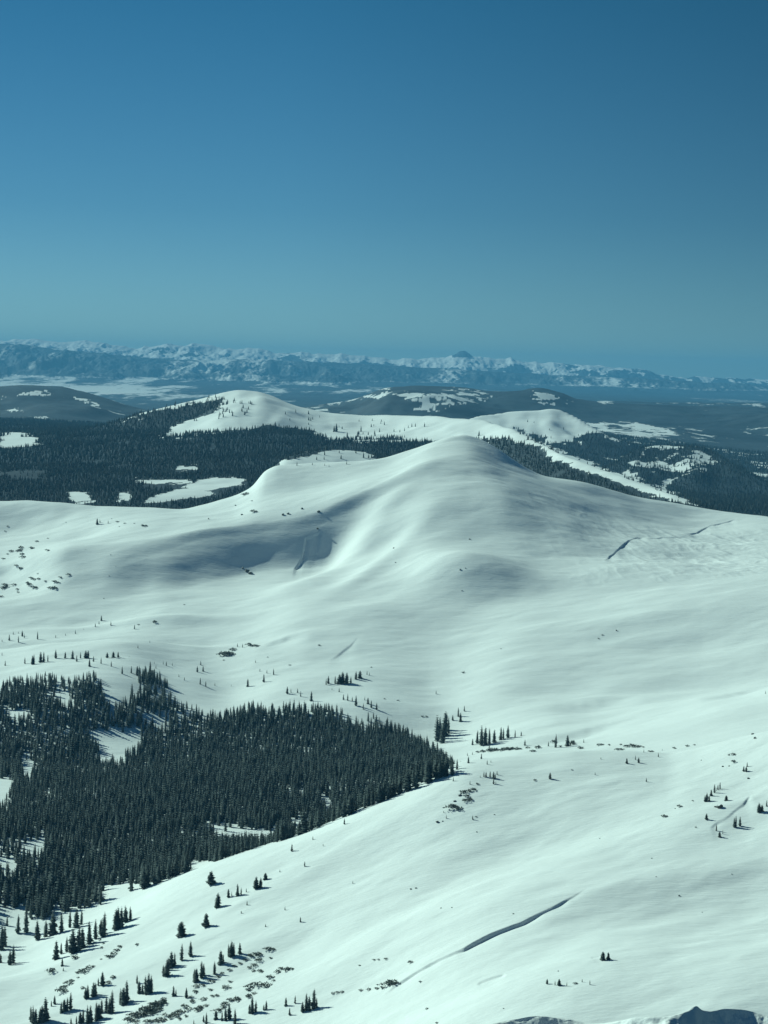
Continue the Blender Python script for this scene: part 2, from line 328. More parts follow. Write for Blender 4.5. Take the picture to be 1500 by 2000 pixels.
# ------------------------------------------------------------------ pixel-space polygons -> surface cover
def in_poly(px, py, poly):
    poly = np.array(poly, float); r = np.zeros(np.shape(px), bool); j = len(poly) - 1
    for i in range(len(poly)):
        xi, yi = poly[i]; xj, yj = poly[j]
        if yi != yj:
            r ^= ((yi > py) != (yj > py)) & (px < (xj - xi) * (py - yi) / (yj - yi) + xi)
        j = i
    return r
FOREST_NEAR = [[(-300,1350),(8,1345),(10,1325),(25,1318),(60,1318),(90,1310),(140,1322),(230,1300),(300,1302),(325,1335),(365,1372),(420,1385),(500,1370),(560,1368),(640,1372),(720,1392),(800,1420),(850,1455),(880,1475),(900,1490),(900,1560),(640,1720),(430,1720),(330,1735),(265,1752),(215,1768),(150,1775),(90,1795),(20,1805),(-300,1830)]]
CLEAR_NEAR = [[(175,1430),(215,1417),(278,1422),(270,1452),(240,1478),(190,1482)],[(400,1604),(440,1606),(500,1612),(535,1622),(530,1636),(470,1632),(410,1622)],
 [(372,1676),(418,1684),(418,1700),(372,1700)],[(-50,1515),(10,1508),(30,1518),(20,1555),(-50,1590)],[(40,1468),(70,1470),(72,1505),(48,1520)],
 [(-30,1672),(40,1668),(42,1690),(-30,1692)],[(270,1388),(316,1392),(318,1412),(280,1404)],[(560,1590),(600,1598),(590,1612),(560,1606)],[(630,1550),(650,1560),(645,1580),(630,1575)],
 [(185,1312),(262,1308),(268,1345),(225,1372),(195,1350)],[(0,1770),(60,1768),(60,1784),(0,1788)],[(40,1635),(80,1632),(82,1650),(40,1652)],
 [(660,1372),(700,1366),(742,1392),(750,1410),(700,1404)],[(190,1730),(250,1722),(330,1726),(260,1752),(200,1760)],[(110,1348),(140,1350),(142,1362),(110,1362)],[(20,1382),(50,1380),(55,1392),(22,1394)],[(600,1290),(540,1320),(420,1350),(380,1365),(420,1385)]]
FOREST_FAR = [
 [(-300,812),(0,812),(80,815),(150,818),(215,822),(300,806),(360,790),(420,780),(432,795),(400,812),(365,828),(335,838),(312,858),(400,850),(500,838),(540,832),(600,842),(640,856),(700,862),(760,858),(830,862),(860,875),(820,930),(560,1000),(380,1010),(-300,1000)],
 [(940,852),(990,858),(1050,872),(1075,885),(1075,905),(1130,900),(1185,925),(1250,948),(1300,965),(1240,975),(1100,960),(980,900)],
 [(1000,835),(1040,848),(1080,870),(1130,862),(1160,845),(1250,858),(1270,870),(1235,910),(1225,930),(1300,945),(1500,1010),(1500,1060),(1330,968),(1240,938),(1130,895),(1060,870)],
 [(1050,890),(1130,915),(1240,960),(1340,985),(1500,1010),(1500,1080),(1200,1010),(980,900)],
 [(1220,862),(1900,862),(1900,1100),(1480,1040),(1330,965),(1240,930)],
]
CLEAR_FAR = [[(0,848),(35,843),(75,852),(72,866),(30,872),(0,873)],[(128,962),(178,958),(182,974),(140,980)],[(278,934),(372,938),(372,946),(280,944)],[(278,972),(360,952),(400,938),(480,932),(476,944),(400,962),(330,980),(285,984)],
 [(545,900),(600,886),(650,878),(720,884),(740,905),(560,912)],[(228,963),(250,958),(250,972),(230,974)],[(350,912),(392,912),(392,920),(350,920)],
 [(1066,880),(1100,888),(1150,904),(1200,922),(1260,942),(1320,962),(1335,974),(1240,954),(1180,934),(1120,910),(1075,895)],[(1030,850),(1080,875),(1060,880),(1030,862)]]
PATCHY = [(1225,912),(1262,872),(1330,868),(1390,885),(1398,905),(1370,925),(1335,930),(1310,945),(1300,958),(1278,930),(1262,905)]
Pxf, Pyf = to_px(X[far], Yg[far], Z[far])
fm = np.zeros_like(Z)                     # forest cover 0..1
ff = np.zeros(Pxf.shape, bool)
wob = fbm(X[far], Yg[far], 120, 5, 71, .7)
wob2 = fbm(X[far], Yg[far], 90, 4, 171, .7)
pxw = Pxf + wob * 22; pyw = Pyf + wob2 * 9
for p in FOREST_FAR: ff |= in_poly(pxw, pyw, p)
yf_ = Yg[far]
ff &= yf_ < 9500
for p in CLEAR_FAR: ff &= ~in_poly(pxw, pyw, p)
pat = in_poly(pxw, pyw, PATCHY) & (yf_ < 9000)
fine = fbm(X[far], Yg[far], 55, 3, 73, .7)
ff &= ~(pat & (wob + fine * .9 > -.15))
patches_far = [[(718,778),(745,772),(760,760),(800,764),(850,770),(880,760),(935,762),(956,772),(940,785),(880,790),(850,805),(800,800),(830,785),(800,782),(745,780)],
 [(1015,772),(1045,766),(1070,768),(1092,775),(1090,782),(1040,780)],[(1170,782),(1188,780),(1195,787),(1175,790)],[(1235,832),(1250,828),(1320,842),(1325,850),(1250,852)],[(640,788),(672,782),(670,788),(645,792)],[(62,818),(95,812),(98,828),(70,836)],[(140,775),(170,778),(205,795),(190,797)],[(0,770),(8,768),(10,778),(0,782)],[(30,772),(60,764),(100,764),(95,772),(60,773)],[(20,800),(40,798),(42,803),(20,805)],[(1050,785),(1090,788),(1090,792),(1055,790)],[(1165,830),(1190,825),(1195,842),(1170,845)]]
m1 = (yf_ >= 9500) & (yf_ < 18500)
hillsel = np.maximum(HW['dark_hills'], HW['dark_hill']); hillsel = np.maximum(hillsel, HW['dark_hills_b'])
cov = np.where(ff, 1.0, 0.0)
wide = fbm(X[far], Yg[far] * .35, 900, 5, 83, .6)
pr = np.clip(.5 + (.33 - wide * .8 - wob * .45) * 3.0, 0, 1)
for p in patches_far:
    q = in_poly(Pxf + wide * 30 + wob * 25, Pyf + wide * 8 + wob * 7, p) & m1
    pr = np.where(q, np.clip((-.02 - wide * .6 - wob * .8) * 4, 0, 1), pr)
cov = np.where(m1, pr, cov)
mr_ = (yf_ >= 7000) & (yf_ < 9500) & (Pxf > 1180) ; cov = np.where(mr_, np.clip(.5 + (.34 - wob) * 5, 0, 1), cov)
# the plain: pale fields broken by thin dark woods
pl = fbm(X[far], Yg[far] * .16, 1100, 6, 91, .78)
m2 = (yf_ >= 18500)
cov_pl = np.clip(.66 + pl * 1.0, 0, 1) * np.where(Pxf > 640, 1, 1)
cov_pl = np.clip(cov_pl + sstep(500, 900, Pxf) * .6, 0, 1)
cov = np.where(m2, cov_pl, cov)
rl = HW['range_low'] * (yf_ > 30000); cov = np.where(yf_ > 30000, np.maximum(cov * (1 - rl), rl * np.clip(.74 + (.10 - pl) * .8 - wob * .25, 0, 1)), cov)
rh = HW['range_high'] * (yf_ > 41000)
snowline = sstep(-18, 16, Z[far] - np.interp(Pxf, [0, 300, 700, 900, 1500], [320, 130, 120, 130, -40]) + fbm(X[far], Yg[far] * .5, 700, 5, 95, .7) * 330)
cov = np.where(yf_ > 41000, np.maximum(np.where(rh > .3, 1 - snowline, cov), 0), cov)
pk = (Pxf > 884) & (Pxf < 922) & (Pyf < 698) & (yf_ > 41000)
cov = np.where(pk, 1, cov)
fm[far] = cov

# ------------------------------------------------------------------ materials
def new_mat(name):
    m = bpy.data.materials.new(name); m.use_nodes = True
    t = m.node_tree; b = t.nodes['Principled BSDF']; return m, t, b
def ramp_node(t, stops):
    r = t.nodes.new('ShaderNodeValToRGB'); e = r.color_ramp
    while len(e.elements) < len(stops): e.elements.new(.5)
    for q, (p, c) in zip(e.elements, stops): q.position = p; q.color = (*c, 1)
    return r
SNOW = (.80, .84, .84)
def snow_material(name, cover=False, bump=1.0, s1=.05, s2=.4):
    m, t, b = new_mat(name); L = t.links
    b.inputs['Roughness'].default_value = .75; b.inputs['Specular IOR Level'].default_value = .25
    tc = t.nodes.new('ShaderNodeTexCoord'); mp = t.nodes.new('ShaderNodeMapping'); L.new(tc.outputs['Object'], mp.inputs[0])
    mp.inputs['Rotation'].default_value = (0, 0, math.radians(-25)); mp.inputs['Scale'].default_value = (.35, 1, 1)
    n1 = t.nodes.new('ShaderNodeTexNoise'); n1.inputs['Scale'].default_value = s1; n1.inputs['Detail'].default_value = 5; n1.inputs['Roughness'].default_value = .55
    n2 = t.nodes.new('ShaderNodeTexNoise'); n2.inputs['Scale'].default_value = s2; n2.inputs['Detail'].default_value = 3
    L.new(mp.outputs[0], n1.inputs['Vector']); L.new(mp.outputs[0], n2.inputs['Vector'])
    c = ramp_node(t, [(.3, tuple(v * .95 for v in SNOW)), (.65, SNOW)]); L.new(n1.outputs['Fac'], c.inputs[0])
    b1 = t.nodes.new('ShaderNodeBump'); b1.inputs['Distance'].default_value = 2.0 * bump; b1.inputs['Strength'].default_value = .6
    b2 = t.nodes.new('ShaderNodeBump'); b2.inputs['Distance'].default_value = .3 * bump; b2.inputs['Strength'].default_value = .5
    L.new(n1.outputs['Fac'], b1.inputs['Height']); L.new(n2.outputs['Fac'], b2.inputs['Height']); L.new(b1.outputs[0], b2.inputs['Normal'])
    L.new(b2.outputs[0], b.inputs['Normal'])
    if cover:
        at = t.nodes.new('ShaderNodeAttribute'); at.attribute_name = 'cover'
        nf = t.nodes.new('ShaderNodeTexNoise'); nf.inputs['Scale'].default_value = .012; nf.inputs['Detail'].default_value = 6; nf.inputs['Roughness'].default_value = .7
        L.new(tc.outputs['Object'], nf.inputs['Vector'])
        ad = t.nodes.new('ShaderNodeMath'); ad.operation = 'ADD'; L.new(at.outputs['Fac'], ad.inputs[0])
        sb = t.nodes.new('ShaderNodeMath'); sb.operation = 'MULTIPLY_ADD'; L.new(nf.outputs['Fac'], sb.inputs[0]); sb.inputs[1].default_value = 1.1; sb.inputs[2].default_value = -.55
        L.new(sb.outputs[0], ad.inputs[1])
        st = t.nodes.new('ShaderNodeMapRange'); st.inputs[1].default_value = .34; st.inputs[2].default_value = .70; st.inputs[4].default_value = .997; L.new(ad.outputs[0], st.inputs[0])
        nb_ = t.nodes.new('ShaderNodeTexNoise'); nb_.inputs['Scale'].default_value = .0016; nb_.inputs['Detail'].default_value = 5; nb_.inputs['Roughness'].default_value = .65
        L.new(tc.outputs['Object'], nb_.inputs['Vector'])
        av = t.nodes.new('ShaderNodeMix'); av.inputs[0].default_value = .6; L.new(nf.outputs['Fac'], av.inputs[2]); L.new(nb_.outputs['Fac'], av.inputs[3])
        fc = ramp_node(t, [(.38, (.005, .015, .022)), (.64, (.050, .078, .098))]); L.new(av.outputs[0], fc.inputs[0])
        mx = t.nodes.new('ShaderNodeMix'); mx.data_type = 'RGBA'; L.new(st.outputs[0], mx.inputs[0]); L.new(c.outputs[0], mx.inputs[6]); L.new(fc.outputs[0], mx.inputs[7])
        L.new(mx.outputs[2], b.inputs['Base Color'])
    else:
        L.new(c.outputs[0], b.inputs['Base Color'])
    return m
M_SNOW = snow_material('wind_packed_snow')
M_HILL = snow_material('snow_and_forest_cover', True, 4, .01, .05)

# ------------------------------------------------------------------ terrain meshes
def props(o, label=None, cat=None, kind=None, group=None):
    if label: o['label'] = label
    if cat: o['category'] = cat
    if kind: o['kind'] = kind
    if group: o['group'] = group
    return o
def mesh_np(name, V, F4=None, F3=None, mat=None, smooth=False):
    me = bpy.data.meshes.new(name)
    me.vertices.add(len(V)); me.vertices.foreach_set('co', np.ascontiguousarray(V, np.float32).ravel())
    n4 = 0 if F4 is None else len(F4); n3 = 0 if F3 is None else len(F3)
    idx = np.concatenate([a.ravel() for a in (F4, F3) if a is not None]).astype(np.int32)
    me.loops.add(len(idx)); me.loops.foreach_set('vertex_index', idx)
    me.polygons.add(n4 + n3)
    st = np.concatenate([np.arange(n4) * 4, n4 * 4 + np.arange(n3) * 3]).astype(np.int32)
    me.polygons.foreach_set('loop_start', st)
    me.polygons.foreach_set('use_smooth', np.full(n4 + n3, smooth))
    if mat: me.materials.append(mat)
    me.update(calc_edges=True)
    return me
def link(name, me, parent=None):
    o = bpy.data.objects.new(name, me); COL.objects.link(o)
    if parent: o.parent = parent
    return o
def grid_mesh(name, r0, r1, mat, label, attr=None):
    V = np.stack([X[r0:r1], Yg[r0:r1], Z[r0:r1]], -1).reshape(-1, 3); n = r1 - r0
    i = (np.arange(n - 1)[:, None] * NU + np.arange(NU - 1)[None]).ravel()
    F = np.stack([i, i + 1, i + 1 + NU, i + NU], 1)
    me = mesh_np(name, V, F, None, mat, True)
    if attr is not None:
        at = me.attributes.new('cover', 'FLOAT', 'POINT'); at.data.foreach_set('value', attr[r0:r1].astype(np.float32).ravel())
    return props(link(name, me), label, name.replace('_', ' '), 'structure')
def row_at(y): return int(np.searchsorted(YR, y))
grid_mesh('terrain', 0, row_at(3760) + 1, M_SNOW, 'snow covered valley, spur and rounded bowl below a pointed summit')
grid_mesh('hills', row_at(3760), row_at(18500) + 1, M_HILL, 'forested plateau and low hills with snow patches behind the summit', fm)
grid_mesh('plain', row_at(18500), row_at(35500) + 1, M_HILL, 'pale snowy plain far behind the hills', fm)
grid_mesh('mountain_range', row_at(35500), NR, M_HILL, 'distant jagged snowy mountain range along the horizon', fm)
import re
# ------------------------------------------------------------------ plants and rocks: meshes
def tree_material(name, dark, light, frost):
    m, t, b = new_mat(name); L = t.links; b.inputs['Roughness'].default_value = .9; b.inputs['Specular IOR Level'].default_value = .15
    g = t.nodes.new('ShaderNodeNewGeometry')
    n = t.nodes.new('ShaderNodeTexNoise'); n.inputs['Scale'].default_value = .16; n.inputs['Detail'].default_value = 2; L.new(g.outputs['Position'], n.inputs['Vector'])
    n2 = t.nodes.new('ShaderNodeTexNoise'); n2.inputs['Scale'].default_value = 1.5; n2.inputs['Detail'].default_value = 2; L.new(g.outputs['Position'], n2.inputs['Vector'])
    r = ramp_node(t, [(.3, dark), (.7, light)]); L.new(n.outputs['Fac'], r.inputs[0])
    r2 = ramp_node(t, [(.50, (0, 0, 0)), (.72, (1, 1, 1))]); L.new(n2.outputs['Fac'], r2.inputs[0])
    k = t.nodes.new('ShaderNodeMath'); k.operation = 'MULTIPLY'; k.inputs[1].default_value = frost; L.new(r2.outputs[0], k.inputs[0])
    mx = t.nodes.new('ShaderNodeMix'); mx.data_type = 'RGBA'; L.new(k.outputs[0], mx.inputs[0]); L.new(r.outputs[0], mx.inputs[6]); mx.inputs[7].default_value = (.42, .46, .46, 1)
    L.new(mx.outputs[2], b.inputs['Base Color'])
    return m
M_NEEDLE = tree_material('spruce_needles', (.034, .050, .049), (.105, .135, .127), .42)
M_FAR = tree_material('far_spruce_needles', (.024, .038, .036), (.065, .085, .082), .25)
M_SHRUB = tree_material('dwarf_pine_needles', (.055, .070, .060), (.15, .17, .15), .8)
m_, t_, b_ = new_mat('bark'); b_.inputs['Base Color'].default_value = (.10, .08, .065, 1); b_.inputs['Roughness'].default_value = .95; M_BARK = m_
M_ROCK, t_, b_ = new_mat('snow_dusted_rock'); b_.inputs['Roughness'].default_value = .9
g_ = t_.nodes.new('ShaderNodeNewGeometry'); s_ = t_.nodes.new('ShaderNodeSeparateXYZ'); t_.links.new(g_.outputs['Normal'], s_.inputs[0])
n_ = t_.nodes.new('ShaderNodeTexNoise'); n_.inputs['Scale'].default_value = .8; t_.links.new(g_.outputs['Position'], n_.inputs['Vector'])
a_ = t_.nodes.new('ShaderNodeMath'); a_.operation = 'ADD'; t_.links.new(s_.outputs['Z'], a_.inputs[0]); t_.links.new(n_.outputs['Fac'], a_.inputs[1])
r_ = ramp_node(t_, [(.0, (.06, .065, .06)), (1.0, (.10, .10, .09))]); t_.links.new(n_.outputs['Fac'], r_.inputs[0])
q_ = t_.nodes.new('ShaderNodeMapRange'); q_.inputs[1].default_value = 1.12; q_.inputs[2].default_value = 1.22; t_.links.new(a_.outputs[0], q_.inputs[0])
x_ = t_.nodes.new('ShaderNodeMix'); x_.data_type = 'RGBA'; t_.links.new(q_.outputs[0], x_.inputs[0]); t_.links.new(r_.outputs[0], x_.inputs[6]); x_.inputs[7].default_value = (*SNOW, 1)
t_.links.new(x_.outputs[2], b_.inputs['Base Color'])

def conifer(seed, layers, nb, R, lean=0):
    """unit-height crown: drooping branch sprays on whorls round a slim core; returns verts, quads"""
    r = np.random.default_rng(seed); V = []; F = []
    # core
    for z, q in ((.05, R * .50), (.45, R * .36), (.80, R * .14)):
        for k in range(5):
            a = k / 5 * 2 * math.pi; V.append((math.cos(a) * q, math.sin(a) * q, z))
    V.append((0, 0, .97)); top = 15
    for l in range(2):
        for k in range(5):
            k2 = (k + 1) % 5; F.append((l * 5 + k, l * 5 + k2, l * 5 + 5 + k2, l * 5 + 5 + k))
    for k in range(5): F.append((10 + k, 10 + (k + 1) % 5, top, top))
    for l in range(layers):
        z = .05 + .92 * (l / (layers - 1)) ** .95
        rad = R * ((1 - z) ** .5 * .98 + .02) * r.uniform(.78, 1.15) * (1 - .35 * max(0, .12 - z) / .12)
        for b in range(nb if z < .8 else max(3, nb - 2)):
            a = 2 * math.pi * (b + r.uniform(-.3, .3)) / nb + l * 1.3
            rr = rad * r.uniform(.65, 1.25); wd = .42 * rr + .01; drop = rr * r.uniform(.25, .55)
            c, s = math.cos(a), math.sin(a); z0 = z + .035; i = len(V)
            V += [(c * rr * .1, s * rr * .1, z0), (c * rr * .6 - s * wd, s * rr * .6 + c * wd, z0 - drop * .75),
                  (c * rr, s * rr, z0 - drop), (c * rr * .6 + s * wd, s * rr * .6 - c * wd, z0 - drop * .75 + .012)]
            F.append((i, i + 1, i + 2, i + 3))
    V = np.array(V); V[:, 2] = np.maximum(V[:, 2], 0)
    return V, F
def split_faces(F):
    return np.array([f for f in F if len(set(f)) == 4], int).reshape(-1, 4), np.array([f[:3] for f in F if len(set(f)) == 3], int).reshape(-1, 3)
def me_from(name, V, F, mat):
    q, tr = split_faces(F); return mesh_np(name, V, q, tr, mat)
NEAR_CROWNS = [me_from('crown', *conifer(s, 15, 9, R), M_NEEDLE) for s, R in ((1, .17), (2, .15), (3, .19), (4, .14), (5, .21))]
def trunk_mesh():
    V = []; F = []
    for z, q in ((-.06, .022), (.3, .016), (.8, .006)):
        for k in range(6): a = k * math.pi / 3; V.append((math.cos(a) * q, math.sin(a) * q, z))
    for l in range(2):
        for k in range(6): F.append((l * 6 + k, l * 6 + (k + 1) % 6, l * 6 + 6 + (k + 1) % 6, l * 6 + 6 + k))
    return me_from('trunk', np.array(V), F, M_BARK)
TRUNK = trunk_mesh()
def shrub_mesh(seed):
    """low wind-clipped clump: tufts of needle sprays over a mounded, uneven body"""
    r = np.random.default_rng(seed); V = []; F = []
    blobs = [(r.uniform(-.75, .75), r.uniform(-.5, .5), r.uniform(.25, .5), r.uniform(.28, .5)) for _ in range(5)] + [(0, 0, .5, .5)]
    for bx, by, bz, br in blobs:
        for _ in range(17):
            d = r.normal(size=3); d /= np.linalg.norm(d); d[2] = abs(d[2]) * .9 - .1
            c = np.array([bx, by, bz * .8]) + d * br * np.array([1.1, 1.0, .85]) * r.uniform(.55, 1)
            tt = r.normal(size=3); tt /= np.linalg.norm(tt); n2 = np.cross(d, tt); n2 /= np.linalg.norm(n2) + 1e-9
            l, wd = r.uniform(.12, .26), r.uniform(.05, .12); i = len(V)
            V += [c - tt * l * .3, c + n2 * wd, c + tt * l + d * .08, c - n2 * wd]; F.append((i, i + 1, i + 2, i + 3))
    V = np.array(V); V[:, 2] = np.maximum(V[:, 2], -.1)
    return me_from('dwarf_pine', V, F, M_SHRUB)
SHRUBS = [shrub_mesh(s) for s in range(4)]
def rock_mesh(seed):
    import bmesh
    bm = bmesh.new(); bmesh.ops.create_icosphere(bm, subdivisions=3, radius=1); r = random.Random(seed)
    pl = [(Vector((r.gauss(0, 1), r.gauss(0, 1), r.gauss(0, .7))).normalized(), r.uniform(.45, .8)) for _ in range(9)]
    for v in bm.verts:
        for n, d in pl:
            e = v.co.dot(n) - d
            if e > 0: v.co -= n * e * .9
        v.co *= r.uniform(.96, 1.04); v.co.z = v.co.z * .75 + .25
    me = bpy.data.meshes.new('rock'); bm.to_mesh(me); bm.free(); me.materials.append(M_ROCK); return me
ROCKS = [rock_mesh(s) for s in range(4)]

# ------------------------------------------------------------------ single plants and rocks, cluster by cluster
ORD = 'first second third fourth fifth sixth seventh eighth ninth tenth eleventh twelfth thirteenth fourteenth fifteenth sixteenth'.split()
def size_word(h):
    return 'tiny' if h < 7 else 'small' if h < 14 else 'medium' if h < 24 else 'tall' if h < 38 else 'towering'
N_CONIFER = 0
def add_conifer(x, y, z, h, wide, label, group, parts):
    global N_CONIFER
    me = NEAR_CROWNS[N_CONIFER % 5]; rz = random.uniform(0, 6.28); wf = (1.0 if not wide else 1.7) * random.uniform(1.0, 1.3)
    N_CONIFER += 1
    if parts:
        e = bpy.data.objects.new('conifer_tree', None); COL.objects.link(e); e.empty_display_size = .1
        e.location = (x, y, z - .02 * h); e.rotation_euler = (random.uniform(-.03, .03), random.uniform(-.03, .03), rz); e.scale = (h * wf, h * wf, h)
        link('crown', me, e); link('trunk', TRUNK, e); o = e
    else:
        o = link('conifer_tree', me); o.location = (x, y, z - .02 * h); o.rotation_euler = (0, 0, rz); o.scale = (h * wf, h * wf, h)
    props(o, label, 'conifer', None, group)
def add_low(kind, x, y, z, h, label, group):
    lst = SHRUBS if kind == 's' else ROCKS
    o = link('dwarf_pine' if kind == 's' else 'rock', random.choice(lst))
    o.location = (x, y, z - .08 * h); o.rotation_euler = (0, 0, random.uniform(0, 6.28))
    k = random.uniform(.85, 1.2)
    k *= 1 if kind == 's' else .62
    o.scale = (h * k * .95, h * k, h * random.uniform(.75, 1.0) * (1 if kind == 's' else .8))
    props(o, label, 'dwarf pine' if kind == 's' else 'rock', None, group)
